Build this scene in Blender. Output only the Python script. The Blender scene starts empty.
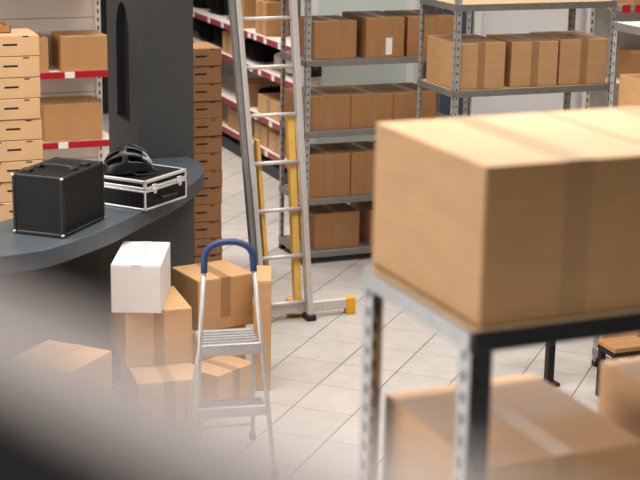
import bpy, bmesh, math, random
from mathutils import Vector, Matrix
random.seed(7)
S = bpy.context.scene
C = S.collection
PI = math.pi
# ------------------------------------------------------------------ camera
FPX, PITCH, ROLL, CAM_H, YAW = 1500.0, math.radians(14.75), math.radians(0.95), 2.7, math.radians(68.3)
fh = Vector((math.cos(YAW), math.sin(YAW), 0)); rt = Vector((math.sin(YAW), -math.cos(YAW), 0)); up = Vector((0, 0, 1))
fw = fh*math.cos(PITCH) - up*math.sin(PITCH); dn = -(up*math.cos(PITCH) + fh*math.sin(PITCH))
cx = rt*math.cos(ROLL) - dn*math.sin(ROLL); cy = -(rt*math.sin(ROLL) + dn*math.cos(ROLL))
cam_data = bpy.data.cameras.new('camera'); cam = bpy.data.objects.new('camera', cam_data); C.objects.link(cam)
cam.matrix_world = Matrix(((cx.x, cy.x, -fw.x, 0), (cx.y, cy.y, -fw.y, 0), (cx.z, cy.z, -fw.z, CAM_H), (0, 0, 0, 1)))
cam_data.sensor_width = 36; cam_data.lens = FPX/640*36; cam_data.clip_start = 0.02; cam_data.clip_end = 60
cam_data.dof.use_dof = True; cam_data.dof.focus_distance = 8.0; cam_data.dof.aperture_fstop = 3.4
S.camera = cam
S.view_settings.view_transform = 'Standard'; S.view_settings.look = 'None'; S.view_settings.gamma = 1
S.view_settings.use_curve_mapping = False; S.view_settings.exposure = 0.0

# ------------------------------------------------------------------ materials
def srgb(r, g, b):
    f = lambda c: (c/255)/12.92 if c/255 <= 0.04045 else ((c/255+0.055)/1.055)**2.4
    return (f(r), f(g), f(b), 1)
def mat(name, col, rough=0.6, metal=0.0, noise=0.0, scale=8.0, stretch=(1, 1, 1), bump=0.0, spec=0.5):
    m = bpy.data.materials.new(name); m.use_nodes = True
    nt = m.node_tree; b = nt.nodes['Principled BSDF']
    b.inputs['Roughness'].default_value = rough; b.inputs['Metallic'].default_value = metal
    b.inputs['Specular IOR Level'].default_value = spec
    b.inputs['Base Color'].default_value = col
    if noise or bump:
        tc = nt.nodes.new('ShaderNodeTexCoord'); mp = nt.nodes.new('ShaderNodeMapping'); nz = nt.nodes.new('ShaderNodeTexNoise')
        mp.inputs['Scale'].default_value = stretch
        nz.inputs['Scale'].default_value = scale; nz.inputs['Detail'].default_value = 5
        nt.links.new(tc.outputs['Object'], mp.inputs['Vector']); nt.links.new(mp.outputs['Vector'], nz.inputs['Vector'])
        if noise:
            rp = nt.nodes.new('ShaderNodeValToRGB')
            rp.color_ramp.elements[0].position = 0.3; rp.color_ramp.elements[1].position = 0.7
            rp.color_ramp.elements[0].color = tuple(c*(1-noise) for c in col[:3]) + (1,)
            rp.color_ramp.elements[1].color = tuple(min(1, c*(1+noise)) for c in col[:3]) + (1,)
            nt.links.new(nz.outputs['Fac'], rp.inputs['Fac']); nt.links.new(rp.outputs['Color'], b.inputs['Base Color'])
        if bump:
            bp = nt.nodes.new('ShaderNodeBump'); bp.inputs['Strength'].default_value = bump; bp.inputs['Distance'].default_value = 0.004
            nt.links.new(nz.outputs['Fac'], bp.inputs['Height']); nt.links.new(bp.outputs['Normal'], b.inputs['Normal'])
    return m
KRAFT = mat('kraft_cardboard', srgb(200, 155, 107), 0.5, noise=0.06, scale=6, stretch=(1, 1, 4), spec=0.7)
KRAFT_D = mat('kraft_cardboard_brown_shaded', srgb(168, 121, 78), 0.6, noise=0.06, scale=6, stretch=(6, 6, 1), spec=0.45)  # brown kraft; dimmer light and bounce are put into the colour
KRAFT_L = mat('kraft_cardboard_pale_lit', srgb(222, 178, 130), 0.65, noise=0.05, scale=6, spec=0.45)  # same kraft, made paler: the brighter light is in the colour
KRAFT_O = mat('kraft_cardboard_orange', srgb(186, 138, 88), 0.62, noise=0.06, scale=5, spec=0.45)  # orange kraft, its saturation deepened in the colour for bounced light
WHITEBOX = mat('white_cardboard', srgb(224, 217, 211), 0.7, noise=0.02, scale=9, spec=0.45)
TAPE = mat('brown_packing_tape', srgb(166, 126, 86), 0.3, noise=0.05, scale=12)
TAPE_C = mat('clear_packing_tape', srgb(186, 147, 106), 0.28, noise=0.05, scale=12)
TAPE_W = mat('grey_packing_tape', srgb(216, 206, 204), 0.3)
GALV = mat('galvanised_steel', srgb(196, 204, 210), 0.25, 1.0, noise=0.12, scale=30)
GALV_P = mat('pale_slotted_steel', srgb(186, 184, 180), 0.45, 0.4, noise=0.1, scale=30)
GALV_D = mat('dull_shelf_steel', srgb(150, 146, 140), 0.5, 0.55, noise=0.1, scale=20)
SLOT = mat('slot_shadow_steel', srgb(38, 38, 40), 0.6)
CHIP = mat('chipboard', srgb(188, 158, 118), 0.8, noise=0.15, scale=60)
ALU = mat('brushed_aluminium', srgb(210, 204, 199), 0.42, 0.35, noise=0.06, scale=14, stretch=(8, 8, 1))
STEPM = mat('dull_aluminium', srgb(176, 170, 165), 0.4, 0.4, noise=0.06, scale=14)
YEL = mat('yellow_fibreglass', srgb(226, 180, 84), 0.45, noise=0.08, scale=12)
YELP = mat('yellow_plastic', srgb(240, 172, 20), 0.4)
BLUE = mat('blue_foam_grip', srgb(30, 56, 100), 0.55, noise=0.06, scale=40)
BLACKP = mat('black_plastic', srgb(20, 19, 19), 0.45)
BLACKL = mat('black_leatherette', srgb(13, 11, 11), 0.55, noise=0.15, scale=60, bump=0.2, spec=.3)
BLACKM = mat('black_steel', srgb(18, 18, 20), 0.5, 0.2)
BLACKF = mat('black_fabric', srgb(14, 14, 15), 0.9, noise=0.2, scale=10, bump=0.5, spec=0.1)
CHROME = mat('polished_metal', srgb(224, 221, 217), 0.3, 0.5)
COUNTER = mat('slate_laminate', srgb(70, 77, 82), 0.45, noise=0.03, scale=5)
COUNTERB = mat('dark_grey_panel', srgb(56, 60, 63), 0.6, noise=0.04, scale=4)
PILLAR = mat('charcoal_paint', srgb(63, 63, 63), 0.6, noise=0.04, scale=5)
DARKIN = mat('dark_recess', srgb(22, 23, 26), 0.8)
RED = mat('red_price_rail', srgb(176, 26, 38), 0.35)
MAROON = mat('maroon_price_rail', srgb(150, 62, 70), 0.4)
TAGW = mat('white_card', srgb(238, 234, 226), 0.6)
BEIGE = mat('beige_back_panel', srgb(222, 212, 204), 0.7, noise=0.02, scale=3)
SHELFW = mat('cream_shelf_steel', srgb(226, 214, 202), 0.5, noise=0.03, scale=8)
GREYW = mat('light_grey_paint', srgb(190, 188, 184), 0.8, noise=0.03, scale=2)
WHITEW = mat('white_paint', srgb(226, 224, 220), 0.7, noise=0.02, scale=2)
DARKW = mat('dark_grey_paint', srgb(40, 39, 39), 0.8, noise=0.03, scale=2)
GREENG = mat('green_frosted_glass', srgb(204, 216, 208), 0.35, noise=0.04, scale=3)
BLUED = mat('dark_blue_door', srgb(62, 74, 88), 0.5, noise=0.04, scale=3)
HELM = mat('helmet_shell', srgb(17, 16, 17), 0.35, noise=0.1, scale=20)
HELMG = mat('helmet_grey', srgb(150, 150, 152), 0.35)
WOOD = mat('brown_wood', srgb(176, 128, 82), 0.6, noise=0.15, scale=8, stretch=(1, 8, 8))
CABB = mat('black_cabinet', srgb(7, 6, 6), 0.7, noise=0.1, scale=5, spec=0.1)
CABRIM = mat('pale_grey_trim', srgb(128, 120, 117), 0.7)

def floor_mat():
    m = bpy.data.materials.new('pale_floor_tiles'); m.use_nodes = True; nt = m.node_tree; b = nt.nodes['Principled BSDF']
    geo = nt.nodes.new('ShaderNodeNewGeometry'); th = math.radians(47.2)
    def dot(v):
        n = nt.nodes.new('ShaderNodeVectorMath'); n.operation = 'DOT_PRODUCT'; n.inputs[1].default_value = v
        nt.links.new(geo.outputs['Position'], n.inputs[0]); return n.outputs['Value']
    def add(s, k):
        n = nt.nodes.new('ShaderNodeMath'); n.operation = 'ADD'; n.inputs[1].default_value = k; nt.links.new(s, n.inputs[0]); return n.outputs[0]
    a = add(dot((-math.sin(th), math.cos(th), 0)), -0.1325 + 0.3125*60); bb = add(dot((math.cos(th), math.sin(th), 0)), -0.279 + 0.345*60)
    cb = nt.nodes.new('ShaderNodeCombineXYZ'); nt.links.new(bb, cb.inputs[0]); nt.links.new(a, cb.inputs[1])
    br = nt.nodes.new('ShaderNodeTexBrick'); br.offset = 0; br.squash = 1
    br.inputs['Scale'].default_value = 1; br.inputs['Brick Width'].default_value = 0.345; br.inputs['Row Height'].default_value = 0.3125
    br.inputs['Mortar Size'].default_value = 0.0; br.inputs['Color1'].default_value = srgb(193, 185, 178); br.inputs['Color2'].default_value = srgb(187, 179, 172)
    nt.links.new(cb.outputs[0], br.inputs['Vector'])
    def joint(src, period, wdt, col, under):
        q = nt.nodes.new('ShaderNodeMath'); q.operation = 'MULTIPLY'; q.inputs[1].default_value = 1/period; nt.links.new(src, q.inputs[0])
        fr = nt.nodes.new('ShaderNodeMath'); fr.operation = 'PINGPONG'; fr.inputs[1].default_value = .5; nt.links.new(q.outputs[0], fr.inputs[0])
        lt = nt.nodes.new('ShaderNodeMath'); lt.operation = 'LESS_THAN'; lt.inputs[1].default_value = wdt/period/2; nt.links.new(fr.outputs[0], lt.inputs[0])
        mm = nt.nodes.new('ShaderNodeMix'); mm.data_type = 'RGBA'; nt.links.new(lt.outputs[0], mm.inputs['Factor']); nt.links.new(under, mm.inputs['A']); mm.inputs['B'].default_value = col
        return mm.outputs['Result']
    tiles = joint(bb, .345, .006, srgb(146, 137, 130), br.outputs['Color'])
    tiles = joint(a, .3125, .0065, srgb(102, 90, 84), tiles)
    nz = nt.nodes.new('ShaderNodeTexNoise'); nz.inputs['Scale'].default_value = 9; nz.inputs['Detail'].default_value = 6
    nt.links.new(geo.outputs['Position'], nz.inputs['Vector'])
    mx = nt.nodes.new('ShaderNodeMix'); mx.data_type = 'RGBA'; mx.blend_type = 'MULTIPLY'; mx.inputs['Factor'].default_value = 0.35
    rp = nt.nodes.new('ShaderNodeValToRGB'); rp.color_ramp.elements[0].color = (0.72, 0.71, 0.70, 1); rp.color_ramp.elements[0].position = 0.35; rp.color_ramp.elements[1].position = 0.65
    nt.links.new(nz.outputs['Fac'], rp.inputs['Fac']); nt.links.new(tiles, mx.inputs['A']); nt.links.new(rp.outputs['Color'], mx.inputs['B'])
    nt.links.new(mx.outputs['Result'], b.inputs['Base Color'])
    b.inputs['Roughness'].default_value = 0.42; b.inputs['Specular IOR Level'].default_value = 0.4
    return m
FLOOR = floor_mat()

# ------------------------------------------------------------------ mesh helpers
class MB:
    def __init__(self): self.bm = bmesh.new(); self.mats = []
    def mi(self, m):
        if m not in self.mats: self.mats.append(m)
        return self.mats.index(m)
    def box(self, x0, x1, y0, y1, z0, z1, m, bev=0.0, M=None, seg=1):
        b2 = bmesh.new(); bmesh.ops.create_cube(b2, size=1)
        for v in b2.verts:
            v.co = Vector(((x0+x1)/2 + v.co.x*(x1-x0), (y0+y1)/2 + v.co.y*(y1-y0), (z0+z1)/2 + v.co.z*(z1-z0)))
        if bev: bmesh.ops.bevel(b2, geom=b2.edges[:], offset=bev, segments=seg, profile=0.5, affect='EDGES')
        self._merge(b2, m, M)
        return self
    def tube(self, pts, r, m, n=10, flat=(1, 1), closed=False):
        b2 = bmesh.new(); pts = [Vector(p) for p in pts]; rings = []
        N = len(pts); prev = None
        for i, p in enumerate(pts):
            t = (pts[(i+1) % N if closed else min(i+1, N-1)] - pts[(i-1) % N if closed else max(i-1, 0)]).normalized()
            if prev is None:
                u = t.orthogonal().normalized()
                if abs(t.z) < 0.9: u = t.cross(Vector((0, 0, 1))).normalized()
                elif True: u = Vector((1, 0, 0)) - t*t.x; u.normalize()
            else: u = (prev - t*prev.dot(t)).normalized()
            prev = u; w = t.cross(u)
            rr = r[i] if isinstance(r, (list, tuple)) else r
            rings.append([b2.verts.new(p + u*math.cos(2*PI*k/n)*rr*flat[0] + w*math.sin(2*PI*k/n)*rr*flat[1]) for k in range(n)])
        for i in range(N if closed else N-1):
            a, b = rings[i], rings[(i+1) % N]
            for k in range(n): b2.faces.new((a[k], a[(k+1) % n], b[(k+1) % n], b[k]))
        if not closed: b2.faces.new(rings[0][::-1]); b2.faces.new(rings[-1])
        for f in b2.faces: f.smooth = True
        bmesh.ops.recalc_face_normals(b2, faces=b2.faces[:]); self._merge(b2, m)
        return self
    def prism(self, poly, z0, z1, m, bev=0.0):
        b2 = bmesh.new(); lo = [b2.verts.new((x, y, z0)) for x, y in poly]; hi = [b2.verts.new((x, y, z1)) for x, y in poly]
        n = len(poly); b2.faces.new(lo[::-1]); b2.faces.new(hi)
        for i in range(n): b2.faces.new((lo[i], lo[(i+1) % n], hi[(i+1) % n], hi[i]))
        bmesh.ops.recalc_face_normals(b2, faces=b2.faces[:])
        if bev: bmesh.ops.bevel(b2, geom=[e for e in b2.edges if abs(e.verts[0].co.z-e.verts[1].co.z) < 1e-6], offset=bev, segments=2, profile=0.5, affect='EDGES')
        self._merge(b2, m); return self
    def lathe(self, prof, m, n=24, M=None):
        b2 = bmesh.new(); rings = [[b2.verts.new((r*math.cos(2*PI*k/n), r*math.sin(2*PI*k/n), z)) for k in range(n)] for r, z in prof]
        for a, b in zip(rings, rings[1:]):
            for k in range(n): b2.faces.new((a[k], a[(k+1) % n], b[(k+1) % n], b[k]))
        b2.faces.new(rings[0][::-1]); b2.faces.new(rings[-1])
        for f in b2.faces: f.smooth = True
        bmesh.ops.recalc_face_normals(b2, faces=b2.faces[:]); self._merge(b2, m, M); return self
    def _merge(self, b2, m, M=None):
        k = self.mi(m)
        for f in b2.faces: f.material_index = k
        if M is not None: b2.transform(M)
        me = bpy.data.meshes.new('tmp'); b2.to_mesh(me); b2.free(); self.bm.from_mesh(me); bpy.data.meshes.remove(me)
    def build(self, name, parent=None, loc=None, rz=0, label=None, cat=None, group=None, kind=None):
        me = bpy.data.meshes.new(name); self.bm.to_mesh(me); self.bm.free()
        for m in self.mats: me.materials.append(m)
        o = bpy.data.objects.new(name, me); C.objects.link(o)
        if parent: o.parent = parent
        if loc is not None: o.location = loc
        o.rotation_euler.z = rz
        tag(o, label, cat, group, kind); return o
def tag(o, label=None, cat=None, group=None, kind=None):
    for k, v in (('label', label), ('category', cat), ('group', group), ('kind', kind)):
        if v: o[k] = v
    return o
def thing(name, label, cat, loc=(0, 0, 0), rz=0.0, group=None):
    o = bpy.data.objects.new(name, None); C.objects.link(o); o.empty_display_size = 0.1
    o.location = loc; o.rotation_euler = (0, 0, rz); return tag(o, label, cat, group)
def copy_tree(o, parent=None):
    c = o.copy(); C.objects.link(c)
    if parent: c.parent = parent
    for ch in list(o.children): copy_tree(ch, c)
    return c
def struct(name, x0, x1, y0, y1, z0, z1, m, bev=0):
    return MB().box(x0, x1, y0, y1, z0, z1, m, bev).build(name, kind='structure')

# ------------------------------------------------------------------ setting
struct('floor', -4, 9.5, -3, 15, -0.1, 0, FLOOR)
struct('ceiling', -4, 9.5, -3, 15, 4.2, 4.3, mat('grey_ceiling', srgb(120, 118, 116), .8))
struct('dark_reflect_sheet', -1.5, 9.0, -2.95, 0.6, 0.0, 0.012, DARKW)     # unseen dark sheet added behind the camera to darken the front beam's reflection
struct('wall_left', -4.15, -4, -3, 15, 0, 4.2, GREYW)
struct('wall_right', 9.5, 9.65, -3, 15, 0, 4.2, GREYW)
struct('wall_far', -4, 9.5, 15, 15.15, 0, 4.2, GREYW)
struct('wall_front', -4, 9.5, -3.15, -3, 0, 4.2, DARKW)
struct('wall_back', 3.86, 9.5, 10.0, 10.15, 0, 4.2, GREYW)
# frosted partition with pale mullions, set against the back wall
w = MB().box(3.88, 4.74, 9.955, 9.98, 0.1, 2.6, GREENG).build('window_1', kind='structure')
f = MB()
for x in (3.86, 4.62): f.box(x, x+0.055, 9.94, 10.0, 0, 2.65, WHITEW)
f.box(3.86, 4.74, 9.94, 10.0, 2.6, 2.66, WHITEW).box(3.86, 4.74, 9.94, 10.0, 0, 0.1, WHITEW)
f.build('window_frame', w)
d = MB().box(4.76, 5.14, 9.95, 9.995, 0.0, 2.5, BLUED).build('door_1', kind='structure')
MB().box(5.16, 5.215, 9.935, 10.0, 0, 2.55, WHITEW).box(4.74, 5.215, 9.935, 10.0, 2.5, 2.56, WHITEW).build('door_frame', d)
struct('trim_1', 5.23, 6.13, 9.97, 9.998, 0.0, 2.6, WHITEW)
# dark doorway in the far wall at the end of the aisle
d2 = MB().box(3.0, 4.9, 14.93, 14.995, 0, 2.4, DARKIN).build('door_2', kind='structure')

# ------------------------------------------------------------------ cardboard boxes
def cardbox(P, z0, w, dd, h, yaw, label, m=KRAFT, tape='y', tm=TAPE, drop=None, group=None, tw=0.05, name='cardboard_box', sticker=None):
    a = math.radians(yaw); cx_, sx_ = math.cos(a), math.sin(a)
    loc = (P[0] + cx_*w/2 - sx_*dd/2, P[1] + sx_*w/2 + cx_*dd/2, z0)
    o = thing(name, label, 'box', loc, a, group)
    b = MB().box(-w/2, w/2, -dd/2, dd/2, 0, h-0.004, m, 0.003)
    if tape == 'y':
        b.box(-w/2+.001, -.0015, -dd/2+.001, dd/2-.001, h-.006, h, m, 0.0012).box(.0015, w/2-.001, -dd/2+.001, dd/2-.001, h-.006, h, m, 0.0012)
    else:
        b.box(-w/2+.001, w/2-.001, -dd/2+.001, -.0015, h-.006, h, m, 0.0012).box(-w/2+.001, w/2-.001, .0015, dd/2-.001, h-.006, h, m, 0.0012)
    b.build('body', o)
    if tape:
        dr = h-0.002 if drop is None else drop
        t = MB(); e = 0.0008
        if tape == 'y':
            t.box(-tw/2, tw/2, -dd/2-e, dd/2+e, h-.002, h+e, tm)
            t.box(-tw/2, tw/2, -dd/2-e, -dd/2+.002, h-dr, h, tm).box(-tw/2, tw/2, dd/2-.002, dd/2+e, h-dr, h, tm)
        else:
            t.box(-w/2-e, w/2+e, -tw/2, tw/2, h-.002, h+e, tm)
            t.box(-w/2-e, -w/2+.002, -tw/2, tw/2, h-dr, h, tm).box(w/2-.002, w/2+e, -tw/2, tw/2, h-dr, h, tm)
        t.build('tape', o)
    if sticker:
        x0, x1, zz0, zz1 = sticker
        MB().box(x0, x1, -dd/2-.0016, -dd/2, zz0, zz1, TAGW).build('sticker', o)
    return o

# ------------------------------------------------------------------ slotted-angle shelving
def post(parent, x, y, sx, sy, z1, fl=0.035, slots=True, m=GALV_P, gap=0.05, hs=.008, hw_=.0042):
    """slotted angle; flanges run from the corner (x,y) along sx*X and sy*Y"""
    b = MB(); t = 0.002
    b.box(min(x, x+sx*fl), max(x, x+sx*fl), min(y, y+sy*t), max(y, y+sy*t), 0.004, z1, m)
    b.box(min(x, x+sx*t), max(x, x+sx*t), min(y, y+sy*fl), max(y, y+sy*fl), 0.004, z1, m)
    if slots:
        z = 0.04; e = 0.0005
        while z < z1-0.02:
            c = x+sx*fl*0.55; b.box(c-hw_, c+hw_, min(y-sy*e, y+sy*(t+e)), max(y-sy*e, y+sy*(t+e)), z-hs, z+hs, SLOT)
            c = y+sy*fl*0.55; b.box(min(x-sx*e, x+sx*(t+e)), max(x-sx*e, x+sx*(t+e)), c-hw_, c+hw_, z-hs, z+hs, SLOT)
            z += gap
    o = b.build('post', parent)
    MB().box(min(x-sx*.002, x+sx*(fl+.003)), max(x-sx*.002, x+sx*(fl+.003)), min(y-sy*.002, y+sy*(fl+.003)), max(y-sy*.002, y+sy*(fl+.003)), 0, 0.03, BLACKP, .002).build('foot', o)
    return o
def shelving(name, label, x0, x1, y0, y1, levels, height, beam=0.04, board=CHIP, fl=0.035, bm=GALV_D, group=None, slots=True, gap=.05, rz=0.0, pm=GALV_P, **pk):
    # rz turns the unit about its front left corner (x0, y0)
    c_, s_ = math.cos(rz), math.sin(rz); ax, ay = (x1-x0)/2, (y1-y0)/2
    o = thing(name, label, 'shelf', (x0 + c_*ax - s_*ay, y0 + s_*ax + c_*ay, 0), rz, group)
    hx, hy = (x1-x0)/2, (y1-y0)/2
    for sx in (-1, 1):
        for sy in (-1, 1): post(o, sx*hx, sy*hy, -sx, -sy, height, fl, slots, pm, gap, **pk)
    for z in levels:       # z is the top of the board
        MB().box(-hx+.003, hx-.003, -hy+.003, hy-.003, z-.012, z, board, .001).build('shelf_board', o)
        MB().box(-hx+.002, hx-.002, -hy-.004, -hy-.0005, z-beam, z+.001, bm, .001).build('beam', o)
        MB().box(-hx+.002, hx-.002, hy+.0005, hy+.004, z-beam, z+.001, bm, .001).build('beam', o)
        MB().box(-hx-.004, -hx-.0005, -hy+.002, hy-.002, z-beam, z+.001, bm, .001).build('beam', o)
        MB().box(hx+.0005, hx+.004, -hy+.002, hy-.002, z-beam, z+.001, bm, .001).build('beam', o)
    return o

# back rack C: four levels of boxes
RC = shelving('shelving_unit', 'grey steel shelving unit behind the ladder, boxes on four shelves', 3.443, 4.62, 8.95, 9.42, (0.085, 0.445, 0.895, 1.36, 1.83), 1.87, board=GALV_D)
gC = 'boxes on the shelving behind the ladder'
yC = 8.965
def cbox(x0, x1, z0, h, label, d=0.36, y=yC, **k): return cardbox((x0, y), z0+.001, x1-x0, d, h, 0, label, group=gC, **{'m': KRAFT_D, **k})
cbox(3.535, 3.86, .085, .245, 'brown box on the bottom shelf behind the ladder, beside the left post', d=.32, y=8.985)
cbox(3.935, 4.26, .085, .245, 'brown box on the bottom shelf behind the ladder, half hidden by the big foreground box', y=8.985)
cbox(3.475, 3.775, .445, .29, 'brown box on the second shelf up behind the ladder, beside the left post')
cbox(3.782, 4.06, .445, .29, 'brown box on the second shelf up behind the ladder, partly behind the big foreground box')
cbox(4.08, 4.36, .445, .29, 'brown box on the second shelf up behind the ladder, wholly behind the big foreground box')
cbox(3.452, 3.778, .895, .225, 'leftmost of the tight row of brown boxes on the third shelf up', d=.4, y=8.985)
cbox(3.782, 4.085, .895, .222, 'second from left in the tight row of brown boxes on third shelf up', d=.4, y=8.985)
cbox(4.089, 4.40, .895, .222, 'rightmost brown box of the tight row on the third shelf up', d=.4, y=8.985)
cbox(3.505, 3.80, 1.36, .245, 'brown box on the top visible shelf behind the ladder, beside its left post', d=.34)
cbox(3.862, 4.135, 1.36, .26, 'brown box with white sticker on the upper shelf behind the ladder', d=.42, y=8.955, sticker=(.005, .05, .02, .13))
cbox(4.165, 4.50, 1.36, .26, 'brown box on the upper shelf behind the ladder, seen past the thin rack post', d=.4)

k = thing('socket_box', 'small black socket box on the pale wall frame behind the steel rack', 'socket', (3.895, 9.935, 1.10))
MB().box(-.04, .04, -.03, .004, 0, .085, BLACKP, .004).build('housing', k)
MB().lathe([(.024, -.004), (.026, 0), (.024, .004)], BLACKM, 16, Matrix.Translation((0, -.031, .043)) @ Matrix.Rotation(PI/2, 4, 'X')).build('outlet', k)

# right rack D
RD = shelving('shelving_unit', 'pale steel shelving unit with slotted front post, three taped boxes in a row', 4.03, 5.13, 8.0, 8.51, (0.12, 0.62, 1.285, 1.80), 1.95)
gD = 'taped boxes on the right-hand shelving'
cardbox((4.055, 8.02), 1.287, .325, .42, .28, 0, 'tan box behind the slotted rack post, first of three in a row', KRAFT, group=gD)
cardbox((4.435, 8.04), 1.287, .31, .40, .275, -4, 'tan box in the middle of the three on the right-hand rack, turned slightly', KRAFT, group=gD)
cardbox((4.765, 8.03), 1.287, .335, .42, .28, -2, 'tan box at the right end of the row of three on the rack', KRAFT, group=gD)

# rack R2 nearer, at the right edge
R2 = shelving('shelving_unit', 'steel shelving unit at the right edge of the picture with a bright top shelf', 4.222, 4.80, 5.45, 6.6, (0.1, 0.75, 1.3, 1.851), 1.855, board=mat('pale_shelf_board', srgb(232, 218, 204), 0.7, noise=.03, scale=5))
cardbox((4.25, 6.22), 1.302, .34, .34, .285, 0, 'tan box on the rack at the right edge, just above the big foreground boxes', KRAFT)
cardbox((4.255, 6.24), .102, .30, .32, .20, 0, 'small tan box low on the rack at the right edge, beside its foot', KRAFT)

# ------------------------------------------------------------------ foreground rack with big boxes
FG = shelving('shelving_unit', 'grey steel foreground rack carrying the big boxes, slotted corner post in front', 1.283, 2.62, 2.43, 2.925, (1.18, 1.802), 1.803, beam=.042, fl=.048, bm=GALV, gap=.045, rz=math.radians(1.5), pm=GALV, hs=.011, hw_=.006)
cardbox((1.307, 2.447), 1.806, .415, .492, .315, 1.5, 'big tan taped box on top of the foreground rack, at its left corner', KRAFT, tm=TAPE_C, tw=.06)
cardbox((1.728, 2.46), 1.806, .42, .49, .315, 1.5, 'big tan box on top of the foreground rack at the right edge of the picture', KRAFT, tm=TAPE_C, tw=.06)
cardbox((1.338, 2.465), 1.182, .39, .455, .318, 1.5, 'large tan taped box on the lower foreground shelf, behind the slotted post', KRAFT, tm=TAPE_C, tw=.05)
cardbox((1.905, 2.505), 1.182, .42, .42, .328, 1.5, 'tan box on the lower foreground shelf, cut off by the right edge', KRAFT, tm=TAPE_C)

# low black-framed stand at the right edge and the black-legged table behind the big box
o = thing('low_stand', 'low black-framed stand with brown wooden top at the right edge', 'stand', (4.10, 6.08, 0))
MB().box(-.11, .11, -.045, .12, .275, .30, WOOD, .003).build('top', o)
MB().box(-.107, .107, -.042, .117, .245, .275, BLACKM, .002).build('frame', o)
for x in (-.105, .075):
    for y in (-.04, .085): MB().box(x, x+.03, y, y+.03, 0, .247, BLACKM, .002).build('leg', o)
o = thing('pedestal_stand', 'black-legged stand mostly hidden behind the big foreground box', 'stand', (3.84, 6.40, 0))
MB().box(-.14, .14, -.14, .14, .70, .725, BLACKM, .004).build('top', o)
MB().box(-.02, .02, -.02, .02, .02, .70, BLACKM, .003).build('leg', o)
MB().box(-.045, .045, -.045, .045, 0, .02, BLACKM, .004).build('base', o)

# ------------------------------------------------------------------ pile of boxes on the floor
gP = 'boxes piled on the floor beside the counter'
cardbox((1.628, 6.323), .001, .30, .50, .297, -5, 'tan box on the floor under the box that carries the white one', KRAFT, group=gP)
cardbox((1.631, 6.546), .30, .321, .38, .270, -3, 'tan box in the pile directly under the white box', KRAFT, group=gP)
cardbox((1.572, 6.57), .572, .232, .43, .232, -22, 'white box with a grey tape strip on top of the box pile', WHITEBOX, tm=TAPE_W, tw=.045, drop=.02)
cardbox((2.08, 6.965), .001, .30, .29, .296, 5, 'tan box on the floor under the box behind the step ladder', KRAFT, group=gP)
cardbox((2.105, 6.939), .30, .317, .30, .272, 10, 'orange-tan taped box behind the blue-handled step ladder, beside the white box', KRAFT, group=gP, drop=.21, tw=.055)
cardbox((2.085, 6.552), .001, .278, .21, .20, 30, 'low tan box on the floor standing skewed behind the step ladder rails', KRAFT, group=gP)
cardbox((2.360, 6.818), .001, .088, .285, .585, -20, 'narrow upright tan box behind the right rail of the step ladder', KRAFT, group=gP, tape=None)
cardbox((1.27, 6.04), .001, .315, .34, .495, 44, 'tan box at the far left of the pile, half lost in the blur', KRAFT, group=gP, tape='x', tm=TAPE_C, drop=.05)

# ------------------------------------------------------------------ curved counter
ZC = 0.93
edge = [(0.35, 6.33), (0.72, 6.35), (1.044, 6.42), (1.275, 6.48), (1.561, 6.715), (1.739, 6.909), (1.911, 7.116), (2.083, 7.316), (2.217, 7.496), (2.342, 7.689), (2.44, 7.91), (2.475, 8.09)]
def smooth(p, n=4):
    out = []
    for i in range(len(p)-1):
        p0, p1, p2, p3 = p[max(i-1, 0)], p[i], p[i+1], p[min(i+2, len(p)-1)]
        for k in range(n):
            t = k/n
            out.append(tuple(0.5*((2*p1[j]) + (-p0[j]+p2[j])*t + (2*p0[j]-5*p1[j]+4*p2[j]-p3[j])*t*t + (-p0[j]+3*p1[j]-3*p2[j]+p3[j])*t**3) for j in (0, 1)))
    return out + [p[-1]]
back = [(2.45, 8.27), (2.13, 8.27), (1.80, 7.95), (1.52, 7.52), (1.25, 7.12), (1.0, 6.93), (0.7, 6.85), (0.35, 6.84)]
o = thing('reception_counter', 'dark grey curved counter carrying the black cases, ending beside the pillar', 'counter', (0, 0, 0))
MB().prism(smooth(edge) + back, ZC-.085, ZC, COUNTER, .004).build('countertop', o)
def inset(p):
    out = []
    for i, q in enumerate(p):
        k = .22 - .18*(i/(len(p)-1))**2
        a, b = Vector(p[max(i-1, 0)]), Vector(p[min(i+1, len(p)-1)]); t = (b-a).normalized(); n = Vector((-t.y, t.x)); out.append((q[0]+n.x*k, q[1]+n.y*k))
    return out
bodyline = [q for q in inset(smooth(edge)) if q[1] < 8.04]
MB().prism(bodyline + [(2.20, 8.24), (2.13, 8.24), (1.83, 7.92), (1.56, 7.52), (1.28, 7.10), (1.0, 6.9), (0.7, 6.82), (0.38, 6.82)], 0, ZC-.085, COUNTERB).build('counter_body', o)

# ------------------------------------------------------------------ pillar with arched slot
PX0, PX1, PY0, PY1, PH = 2.168, 2.497, 8.30, 9.03, 4.2
o = thing('pillar', 'tall charcoal pillar with a narrow arched slot, behind the counter end', 'pillar', ((PX0+PX1)/2, (PY0+PY1)/2, 0))
bm_ = bmesh.new(); hx, hy = (PX1-PX0)/2, (PY1-PY0)/2
sy0, sy1, sz0, sz1 = -hy+.20, -hy+.50, 1.10, 1.60   # slot across the left face; its head is a half-circle
r = (sy1-sy0)/2; ymid = (sy0+sy1)/2
loop = [(sy0, sz0), (sy0, sz1)] + [(ymid-r*math.cos(PI*k/12), sz1+r*1.3*math.sin(PI*k/12)) for k in range(1, 12)] + [(sy1, sz1), (sy1, sz0)]
outer = [bm_.verts.new((-hx, y, z)) for y, z in ((-hy, 0), (-hy, PH), (hy, PH), (hy, 0))]
inn = [bm_.verts.new((-hx, y, z)) for y, z in loop]; dep = [bm_.verts.new((-hx+.05, y, z)) for y, z in loop]
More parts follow.
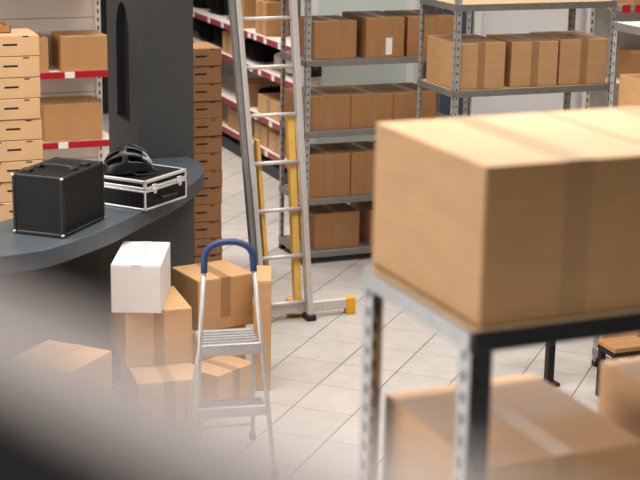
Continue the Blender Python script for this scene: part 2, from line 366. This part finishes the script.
eds = [bm_.edges.new((outer[i], outer[(i+1) % 4])) for i in range(4)] + [bm_.edges.new((inn[i], inn[(i+1) % len(inn)])) for i in range(len(inn))]
bmesh.ops.triangle_fill(bm_, use_beauty=True, edges=eds)
for f in [f for f in bm_.faces if all(v in inn for v in f.verts)]: bm_.faces.remove(f)
n = len(inn)
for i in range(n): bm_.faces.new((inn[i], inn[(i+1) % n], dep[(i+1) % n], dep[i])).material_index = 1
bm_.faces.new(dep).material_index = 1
ob = [bm_.verts.new((hx, v.co.y, v.co.z)) for v in outer]
for i in range(4): bm_.faces.new((outer[i], outer[(i+1) % 4], ob[(i+1) % 4], ob[i]))
bm_.faces.new(ob); bmesh.ops.recalc_face_normals(bm_, faces=bm_.faces[:])
me = bpy.data.meshes.new('shaft'); bm_.to_mesh(me); bm_.free(); me.materials.append(PILLAR); me.materials.append(DARKIN)
sh = bpy.data.objects.new('shaft', me); C.objects.link(sh); sh.parent = o
MB().box(-hx-.012, hx+.012, -hy-.012, hy+.012, 0, .1, COUNTERB, .004).build('plinth', o)

# ------------------------------------------------------------------ black pilot case
a = math.radians(49); W, D, H = .408, .266, .287
P = (1.371, 6.627); loc = (P[0]+math.cos(a)*W/2-math.sin(a)*D/2, P[1]+math.sin(a)*W/2+math.cos(a)*D/2, ZC+.001)
o = thing('suitcase', 'black hard suitcase standing on the grey counter, handle on top', 'suitcase', loc, a)
MB().box(-W/2+.004, W/2-.004, -D/2+.004, D/2-.004, .004, H-.004, BLACKL, .008, seg=2).build('body', o)
b = MB()
for x in (-W/2, W/2-.018): 
    for y in (-D/2, D/2-.018): b.box(x, x+.018, y, y+.018, .002, H-.001, BLACKP, .004)
for z in (.002, H-.017):
    for y in (-D/2, D/2-.016): b.box(-W/2, W/2, y, y+.016, z, z+.016, BLACKP, .004)
    for x in (-W/2, W/2-.016): b.box(x, x+.016, -D/2, D/2, z, z+.016, BLACKP, .004)
b.build('edging', o)
b = MB(); b.tube([(-.02, -.085, H-.006), (-.02, -.08, H+.008), (-.02, -.05, H+.013), (-.02, .05, H+.013), (-.02, .08, H+.008), (-.02, .085, H-.006)], .009, BLACKP, 10, (1.5, .8)).build('handle', o)
for y in (-.09, .09): MB().box(-.045, .005, y-.014, y+.014, H-.006, H+.010, BLACKP, .003).build('handle_mount', o)
for x, y in ((.09, -.09), (-.13, .09)): MB().box(x-.02, x+.02, y-.022, y+.022, H-.006, H+.012, BLACKP, .003).build('latch', o)
b = MB()
for x in (-1, 1):
    for y in (-1, 1):
        for z in (.010, H-.010): b.lathe([(.001, -.002), (.007, -.002), (.007, .003), (.004, .006)], CHROME, 10, Matrix.Translation((x*(W/2-.004), y*(D/2-.006), z)) @ Matrix.Scale(1.2, 4))
b.build('corner_stud', o)

# ------------------------------------------------------------------ flight case
a = math.radians(39.5); W, D, H = .368, .30, .152
P = (1.864, 7.028); loc = (P[0]+math.cos(a)*W/2-math.sin(a)*D/2, P[1]+math.sin(a)*W/2+math.cos(a)*D/2, ZC+.001)
FCM = Matrix.Translation(loc) @ Matrix.Rotation(a, 4, 'Z')
o = thing('flight_case', 'black flight case with silver edges on the counter, under the helmet', 'case', loc, a)
MB().box(-W/2+.003, W/2-.003, -D/2+.003, D/2-.003, .003, .098, BLACKL, .002).build('body', o)
MB().box(-W/2+.003, W/2-.003, -D/2+.003, D/2-.003, .103, H-.002, BLACKL, .002).build('lid', o)
def edging(z0, z1, name, t=.014):
    b = MB()
    for z in (z0, z1-t):
        for y in (-D/2, D/2-t): b.box(-W/2, W/2, y, y+t, z, z+t, CHROME, .003)
        for x in (-W/2, W/2-t): b.box(x, x+t, -D/2, D/2, z, z+t, CHROME, .003)
    for x in (-W/2, W/2-t):
        for y in (-D/2, D/2-t): b.box(x, x+t, y, y+t, z0, z1, CHROME, .003)
    return b.build(name, o)
edging(0, .1, 'body_edging', .011); edging(.101, H, 'lid_edging', .016)
for x in (-.11, .11):
    l = MB().box(x-.019, x+.019, -D/2-.006, -D/2+.002, .088, .126, CHROME, .003).build('latch', o)
    MB().box(x-.011, x+.011, -D/2-.012, -D/2-.005, .078, .108, CHROME, .003).build('latch_tongue', l)
MB().tube([(-.06, -D/2, .055), (-.06, -D/2-.02, .05), (.06, -D/2-.02, .05), (.06, -D/2, .055)], .006, BLACKP, 8).build('handle', o)

# ------------------------------------------------------------------ bike helmet on the flight case
HZ = ZC + .001 + H
def helmet(loc, rz):
    o = thing('bike_helmet', 'black vented bicycle helmet lying on the silver-edged flight case', 'helmet', loc, rz)
    A, B, Hh = .128, .098, .138
    bm2 = bmesh.new(); NT, NA = 36, 40; grid = []
    for i in range(NT+1):
        t = -1 + 2*i/NT; q = math.sin(t*PI/2*.96); r_ = math.sqrt(max(0, 1-q*q))**.85
        row = []
        for k in range(NA+1):
            al = PI*k/NA; rim = abs(math.cos(al))**6
            row.append(bm2.verts.new((A*q, B*r_*math.copysign(abs(math.cos(al))**.8, math.cos(al)), .006 + Hh*r_*math.sin(al)**.9*(1-.12*max(0, -q)) + .022*max(0, q)*rim)))
        grid.append(row)
    def vent(i, k):
        t = -1 + 2*(i+.5)/NT; al = 180*(k+.5)/NA
        for c, wd, spans in ((90, 8, ((-.62, -.05), (.12, .78))), (62, 7, ((-.75, -.2), (-.02, .62))), (118, 7, ((-.75, -.2), (-.02, .62))), (34, 7, ((-.6, -.1), (.08, .66))), (146, 7, ((-.6, -.1), (.08, .66)))):
            if abs(al-c) < wd and any(a0 < t < a1 for a0, a1 in spans): return True
        return False
    for i in range(NT):
        for k in range(NA):
            if vent(i, k): continue
            f = bm2.faces.new((grid[i][k], grid[i][k+1], grid[i+1][k+1], grid[i+1][k])); f.smooth = True
            t = -1 + 2*(i+.5)/NT; al = 180*(k+.5)/NA
            f.material_index = 1 if (t > .42 and 40 < al < 140 and (abs(al-90) > 14 or t > .8)) else 0
    bmesh.ops.recalc_face_normals(bm2, faces=bm2.faces[:])
    me = bpy.data.meshes.new('shell'); bm2.to_mesh(me); bm2.free(); me.materials.append(HELM); me.materials.append(HELMG)
    s = bpy.data.objects.new('shell', me); C.objects.link(s); s.parent = o
    md = s.modifiers.new('solid', 'SOLIDIFY'); md.thickness = .014; md.offset = -1
    md = s.modifiers.new('sub', 'SUBSURF'); md.levels = 1; md.render_levels = 1
    prof = [(.001+.78*math.cos(PI/2*k/8), .78*math.sin(PI/2*k/8)) for k in range(9)]
    MB().lathe([(r*.125, z*.165+.012) for r, z in prof], BLACKF, 24, Matrix.Diagonal((A/.125, B/.125, 1, 1))).build('liner', o)
    for y in (-1, 1): MB().tube([(.03, y*B*.9, .02), (.05, y*B*1.02, .008), (.11, y*B*.7, .005), (.16, y*B*.25, .005)], .004, BLACKP, 6, (1.8, .6)).build('strap', o)
    return o
h = helmet(FCM @ Vector((-.06, .045, H+.001)), math.radians(-18))

# ------------------------------------------------------------------ stacked tab-locked cartons
def carton(m, w=.36, dd=.30, hh=.125):
    o = thing('folding_carton', 'x', 'carton')
    b = MB().box(-w/2, w/2, -dd/2, dd/2, 0, hh-.003, m, .002)
    b.box(-w/2+.004, w/2-.004, -dd/2+.004, dd/2-.004, hh-.005, hh-.0005, m)
    e = .0006
    for xx in (-.27, .27): b.box(w*xx-.016, w*xx+.016, -dd/2-e, -dd/2+.002, hh-.012, hh-.005, SLOT)   # locking-tab notches
    for yy in (-.27, .27): b.box(-w/2-e, -w/2+.002, dd*yy-.02, dd*yy+.02, hh-.014, hh-.006, SLOT)
    b.box(-w/2+.002, w/2-.002, -dd/2-e, -dd/2+.002, .0, .0025, SLOT)
    b.build('body', o)
    MB().box(-.038, .038, -dd/2-e, -dd/2+.004, hh*.5, hh*.5+.011, DARKIN, .0005).build('hand_hole', o)
    return o
ordw = ['topmost', 'second', 'third', 'fourth', 'fifth', 'sixth', 'seventh', 'eighth', 'ninth', 'tenth', 'eleventh', 'twelfth', 'thirteenth', 'fourteenth', 'fifteenth']
def stack(proto, x, y, n, pitch, txt, group, rz=0):
    for k in range(n):
        c = proto if k == 0 else copy_tree(proto)
        c.location = (x + random.uniform(-.004, .004), y + random.uniform(-.004, .004), pitch*k); c.rotation_euler.z = rz + random.uniform(-.012, .012)
        kk = n-1-k; c['label'] = (ordw[kk] + (' ' if kk == 0 else ' from top ') + txt); c['group'] = group
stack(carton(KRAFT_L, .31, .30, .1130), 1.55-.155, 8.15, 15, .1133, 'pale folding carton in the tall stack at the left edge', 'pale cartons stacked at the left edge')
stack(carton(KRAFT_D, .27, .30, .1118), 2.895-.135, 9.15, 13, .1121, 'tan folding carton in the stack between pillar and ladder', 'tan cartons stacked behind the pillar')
b = thing('open_carton', 'small brown open carton on top of the tall stack at the left edge', 'carton', (1.30, 8.2, .1133*15))
q = MB()
for args in ((-.12, .12, -.1, -.096), (-.12, .12, .096, .1)): q.box(args[0], args[1], args[2], args[3], 0, .04, KRAFT_D)
for x in (-.12, .116): q.box(x, x+.004, -.1, .1, 0, .04, KRAFT_D)
q.box(-.12, .12, -.1, .1, 0, .004, KRAFT_D).build('tray', b)
MB().box(-.11, .10, -.09, .09, .005, .028, KRAFT_D, .003).build('insert', b)

# ------------------------------------------------------------------ shop shelving with price rails
def gondola(label, length, levels, depth, height, railm, back, tags, loc, rz, panel_seams=()):
    """front face along local -Y at y=0, X from 0..length"""
    o = thing('display_shelving', label, 'shelf', loc, rz)
    p = MB().box(0, length, depth, depth+.03, 0, height, back)
    for z in panel_seams: p.box(0, length, depth-.001, depth+.002, z-.003, z+.003, GALV_D)
    p.build('back_panel', o)
    for x in (0, length-.04):
        q = MB().box(x, x+.04, depth-.03, depth, 0, height, SHELFW)
        z = .1
        while z < height-.05: q.box(x+.014, x+.026, depth-.0312, depth-.03, z, z+.03, SLOT); z += .06
        q.build('upright', o)
    MB().box(0, length, .02, depth, 0, .10, BLACKP).build('kickboard', o)
    for i, z in enumerate(levels):
        s = MB().box(.002, length-.002, .004, depth-.002, z-.022, z, SHELFW, .002).build('shelf_board', o)
        r = MB().box(0, length, -.006, .004, z-.045, z+.004, railm, .002).build('price_rail', o)
        for x in tags[i]: MB().box(x, x+.07, -.0085, -.005, z-.043, z+.002, TAGW).build('price_tag', r)
    return o
# left shelf behind the carton stack
LX0 = 1.15
gondola('red-railed display shelving against the wall behind the pale carton stack', 1.42, (.20, .61, 1.115, 1.75), .42, 2.4, RED, BEIGE, ([.3], [.5, 1.0], [.55, 1.06], [.4]), (LX0, 10.5, 0), 0, (.4, .9, 1.45, 1.62, 1.9))
cardbox((2.195, 10.53), 1.117, .335, .33, .245, 0, 'tan box on the upper red-railed shelf beside the pillar', KRAFT_O, tape=None and 'y')
cardbox((1.745, 10.53), 1.117, .36, .33, .24, 0, 'tan box on the upper red-railed shelf, mostly behind the pale cartons', KRAFT_O)
cardbox((2.06, 10.53), .612, .42, .33, .27, 0, 'wide tan box on the lower red-railed shelf, above the black suitcase', KRAFT_O, tape=None)
# long aisle shelf seen through the ladder, front faces -X (local X runs to -Y)
FL = 3.7; FY = 14.6
aisle = gondola('long aisle shelving with maroon price rails, seen through the ladder rungs', FL, (.205, .475, .865, 1.145, 1.75), .5, 1.9, MAROON, GREYW,
        ([.9, 1.6, 2.3, 2.9], [.8, 1.5, 2.35, 2.62, 3.0], [.7, 1.4, 2.2, 2.5, 2.72, 3.05, 3.3], [.8, 1.3, 1.7, 2.45, 2.6, 2.85, 3.2], [1.0]), (4.15, FY, 0), -PI/2)
def fbox(yc, w, z, h, label, m=KRAFT, d=.3): return cardbox((4.19, yc + w/2), z+.002, w, d, h, -90, label, m, group='boxes on the aisle shelving')
fbox(11.95, .32, .205, .17, 'low tan box on the bottom aisle shelf seen between the ladder rails', KRAFT)
fbox(11.55, .36, .205, .16, 'second low tan box on the bottom aisle shelf nearer the steel rack', KRAFT)
fbox(12.6, .5, .205, .18, 'long tan box on the bottom aisle shelf left of the ladder', KRAFT_O)
fbox(11.75, .55, .475, .16, 'long pale tan box on the second aisle shelf behind the ladder', KRAFT)
fbox(12.45, .34, .475, .2, 'brown box on the second aisle shelf left of the ladder', KRAFT_D)
fbox(11.96, .27, 1.145, .28, 'yellowish tan box on the top aisle shelf behind the ladder rungs', KRAFT_O, .2)
fbox(12.52, .24, 1.145, .42, 'tall tan box on the top aisle shelf just left of the ladder', KRAFT_O, .2)
fbox(12.86, .3, .865, .19, 'pale tan box on the third aisle shelf just left of the ladder', KRAFT)
def sack(yc, w, z, h, label, m=BLACKF):
    b2 = bmesh.new(); bmesh.ops.create_uvsphere(b2, u_segments=28, v_segments=18, radius=1)
    for v in b2.verts:
        x, y, zz = v.co
        e = lambda t: math.copysign(abs(t)**.55, t)
        k = 1 + .07*math.sin(9*x+yc*7) * math.cos(8*y)
        v.co = Vector((e(x)*.16*k, e(y)*w/2*k, (e(zz)*.5*k+.5)*h))
    mz = min(v.co.z for v in b2.verts)
    for v in b2.verts: v.co.z -= mz
    for f in b2.faces: f.smooth = True
    q = MB(); q._merge(b2, m)
    o = thing('soft_bag', label, 'bag', (4.40, yc, z+.003), 0, 'bags on the aisle shelving')
    q.build('body', o)
    MB().tube([(-.04, -w*.16, h*.93), (-.04, -w*.12, h*1.06), (-.04, w*.12, h*1.06), (-.04, w*.16, h*.93)], .008, m, 8).build('handle', o)
    return o
sack(12.42, .42, .865, .19, 'black bag on the third aisle shelf behind the ladder rungs')
sack(11.6, .5, .865, .16, 'pale grey bag on the third aisle shelf next to the steel rack', mat('pale_grey_fabric', srgb(196, 192, 186), .8, noise=.05, scale=10))
sack(13.02, .48, 1.145, .42, 'black bag on the top aisle shelf right beside the tall tan box')
sack(13.6, .52, 1.145, .46, 'second black bag from the ladder on the top aisle shelf')
sack(14.2, .5, 1.145, .44, 'black bag at the far end of the top aisle shelf')
sack(13.3, .44, .865, .2, 'low black bag on the third aisle shelf above the tan cartons')
sack(13.85, .5, .865, .2, 'low black bag on the third aisle shelf next to the pillar')
sack(12.15, .14, .475, .18, 'small dark bag on the second aisle shelf at the left ladder rail')
# far shelf at the top right corner
gondola('red-railed shelving far behind the rack in the top right corner', 1.5, (.5, 1.0, 1.585, 2.1), .3, 2.4, mat('grey_rail', srgb(150, 140, 128), .5), GREYW, ([.5], [.4], [], [.4]), (6.1, 9.6, 0), 0)
MB().box(0, .07, 0, .004, 0, .06, RED, .001).build('price_card', None, (6.20, 9.59, 1.53), label='red price card on the far shelf at the top right corner, the left one', cat='card', group='red price cards')
MB().box(0, .07, 0, .004, 0, .06, RED, .001).build('price_card', None, (6.31, 9.59, 1.53), label='red price card at the top right corner cut by the picture edge', cat='card', group='red price cards')
cardbox((6.16, 9.65), 1.587, .4, .2, .25, 0, 'ochre box on the far shelf in the top right corner', KRAFT_O)
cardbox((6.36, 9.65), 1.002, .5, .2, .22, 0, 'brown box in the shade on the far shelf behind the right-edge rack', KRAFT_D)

# ------------------------------------------------------------------ aluminium ladder with yellow rear section
o = thing('ladder', 'tall aluminium ladder with yellow rear section in front of the shelving', 'ladder', (2.925, 7.84, 0))
LK = .15                        # lean per metre of height, away from the camera
def lp(x, z, off=0): return Vector((x - 2.925, LK*z + off, z))
HT = 2.55
def rail(name, x0, x1, z0, z1, wx, wy, m, off=0):
    a_, b_ = lp(x0, z0, off), lp(x1, z1, off); bm2 = MB()
    b2 = bmesh.new(); vs = []
    for p in (a_, b_):
        vs.append([b2.verts.new(p + Vector(q)) for q in ((-wx/2, -wy/2, 0), (wx/2, -wy/2, 0), (wx/2, wy/2, 0), (-wx/2, wy/2, 0))])
    b2.faces.new(vs[0][::-1]); b2.faces.new(vs[1])
    for k in range(4): b2.faces.new((vs[0][k], vs[0][(k+1) % 4], vs[1][(k+1) % 4], vs[1][k]))
    bmesh.ops.recalc_face_normals(b2, faces=b2.faces[:])
    bmesh.ops.bevel(b2, geom=[e for e in b2.edges if abs(e.verts[0].co.z-e.verts[1].co.z) > .3], offset=.004, segments=2, profile=.5, affect='EDGES')
    bm2._merge(b2, m); return bm2.build(name, o)
xl = lambda z: 2.780 - .042*z
xr = lambda z: 3.062 - .013*z
rail('rail', xl(0), xl(HT), .02, HT, .028, .06, ALU); rail('rail', xr(0), xr(HT), .02, HT, .034, .06, ALU)
rail('outer_rail', xl(0)-.031, xl(HT)-.033, .02, HT, .027, .05, GALV_D, .012)
rail('yellow_rail', 2.83, 2.80, .03, 1.05, .024, .05, YEL, .05); rail('yellow_rail', 3.008, 3.008, .03, 1.18, .042, .05, YEL, .05)
for k in range(9):
    z = .108 + .272*k
    if z > HT-.05: break
    MB().tube([lp(xl(z)+.02, z), lp(xr(z)-.02, z)], .012, ALU, 10, (1, 1)).build('rung', o)
st = MB().box(-.17, .41, .03, .07, .035, .095, ALU, .004).build('stabiliser_bar', o)
MB().box(.385, .44, .02, .08, 0, .10, YELP, .006, seg=2).build('end_cap', st)
MB().box(-.20, -.15, .02, .08, 0, .10, YELP, .006, seg=2).build('end_cap', st)
for x in (xl(0)-2.925, xr(0)-2.925): MB().box(x-.03, x+.03, -.04, .045, 0, .035, BLACKP, .005).build('rubber_foot', o)
MB().box(.03, .125, .075, .125, 0, .11, YEL, .006).build('yellow_foot', o)

# ------------------------------------------------------------------ step ladder with blue grip
P0 = Vector((1.918, 5.79, 0)); rz = math.radians(-9)
o = thing('step_ladder', 'small aluminium step ladder with blue arched handle in front of the boxes', 'step ladder', P0, rz)
K = .16
def sp(x, z): return Vector((x, K*z, z))
hw = lambda z: .183 - .080*z        # half width narrows upward
for s in (-1, 1):
    MB().tube([sp(s*hw(.012), .012), sp(s*hw(.5), .5), sp(s*hw(.96), .96)], .0108, STEPM, 10).build('front_rail', o)
    MB().tube([Vector((s*(hw(0)-.02), .46, .012)), Vector((s*(hw(.55)-.02), K*.55+.10, .58))], .0098, STEPM, 10).build('rear_leg', o)
    MB().lathe([(.016, 0), (.017, .03), (.014, .035)], BLACKP, 12, Matrix.Translation(sp(s*hw(0), 0))).build('rubber_foot', o)
    MB().lathe([(.015, 0), (.016, .03), (.013, .035)], BLACKP, 12, Matrix.Translation((s*(hw(0)-.02), .46, 0))).build('rubber_foot', o)
top = .94; hb = hw(top)
arc = [sp(-hb, top-.03)] + [sp(-hb*math.cos(PI*k/12)*(1.0 if 0 < k < 12 else 1), top + .10*math.sin(PI*k/12)**.58) for k in range(13)] + [sp(hb, top-.03)]
MB().tube(arc, .0165, BLUE, 12, (.9, .9)).build('grip', o)
def step(z, dep, th, name):
    b = MB(); w_ = hw(z)
    b.box(-w_+.008, w_-.008, K*z-.01, K*z+dep, z-th, z, STEPM, .004)
    for k in range(5): b.box(-w_+.014, w_-.014, K*z+.012+dep*.17*k, K*z+.02+dep*.17*k, z, z+.0025, GALV)
    b.box(-w_+.006, w_-.006, K*z-.014, K*z-.008, z-th-.018, z+.002, STEPM, .002)
    return b.build(name, o)
step(.60, .21, .03, 'platform'); step(.325, .10, .025, 'tread')
MB().tube([Vector((-hw(0)+.02, .40, .10)), Vector((hw(0)-.02, .40, .10))], .008, STEPM, 8).build('brace', o)

# ------------------------------------------------------------------ tall cabinet right beside the camera (bottom left blur)
ZT = 2.605
def atz(u, v, z):
    x, y = (u-320)/FPX, (v-240)/FPX
    dvec = cx*x - cy*y + fw
    return Vector((0, 0, CAM_H)) + dvec*((z-CAM_H)/dvec.z)
E1, E2 = atz(0, 298, ZT), atz(330, 433, ZT)
ex = (E2-E1).normalized(); ang = math.atan2(ex.y, ex.x); mid = (E1+E2)/2
o = thing('tall_cabinet', 'black cabinet with pale rim right beside the lens, a dark blur bottom left', 'cabinet', (mid.x, mid.y, 0), ang)
E3 = atz(0, 374, ZT) - E1; CW, CD, RIM = .80, .36, abs(-ex.y*E3.x + ex.x*E3.y)      # local +Y is the far edge, cabinet lies on local -Y
MB().box(-CW/2, CW/2, -CD, 0, .06, ZT-.02, CABB, .002).build('carcass', o)
MB().box(-CW/2, CW/2, -CD, -RIM, ZT-.02, ZT, CABB, .001).build('top_panel', o)
MB().box(-CW/2, CW/2, -RIM, .0, ZT-.02, ZT, CABRIM, .001).build('rim', o)
MB().box(-CW/2+.02, CW/2-.02, -CD+.02, -.02, 0, .06, BLACKP).build('plinth', o)
for x0, x1 in ((-CW/2+.003, -.002), (.002, CW/2-.003)):
    dd = MB().box(x0, x1, .001, .016, .07, ZT-.03, CABB, .002).build('door', o)
    MB().box((x1-.05 if x0 < 0 else x0+.03), (x1-.03 if x0 < 0 else x0+.05), .016, .03, 1.2, 1.4, BLACKM, .003).build('handle', dd)

# ------------------------------------------------------------------ light
def area(name, loc, rot, sx, sy, power, col=(1, 1, 1)):
    l = bpy.data.lights.new(name, 'AREA'); l.shape = 'RECTANGLE'; l.size = sx; l.size_y = sy; l.energy = power; l.color = col
    ob = bpy.data.objects.new(name, l); C.objects.link(ob); ob.location = loc; ob.rotation_euler = rot; return ob
WARM = (1, .968, .93)
for x, y, p, sp_ in ((1.7, 3.3, 42, 105), (1.6, 6.2, 40, 140), (0.9, 6.9, 16, 105), (3.5, 5.4, 42, 140), (2.3, 5.3, 24, 105), (4.6, 7.4, 32, 160), (3.4, 8.3, 26, 160), (2.2, 9.9, 30, 105), (3.0, 12.2, 70, 105), (6.8, 8.2, 34, 105), (4.4, 9.7, 26, 105), (-1.2, 7.8, 75, 105), (1.1, .3, 68, 105)):  # last two added: bright floor for steel reflections, fill for near box fronts
    l = area('overhead_and_fill_light', (x, y, 4.05), (0, 0, 0), 1.3, .5, p, WARM); l.data.spread = math.radians(sp_)  # unseen overhead lights, several added to brighten boxes, walls and reflections
    if y == 3.3: l.data.color = (1, 1, 1)
area('window_daylight', (-3.7, 5.2, 2.5), (0, -PI/2 + .1, 0), 2.4, 5.5, 285, (1, .95, .9))
wd = bpy.data.worlds.new('world'); wd.use_nodes = True; wd.node_tree.nodes['Background'].inputs[0].default_value = (.9, .95, 1, 1)
wd.node_tree.nodes['Background'].inputs[1].default_value = .05; S.world = wd
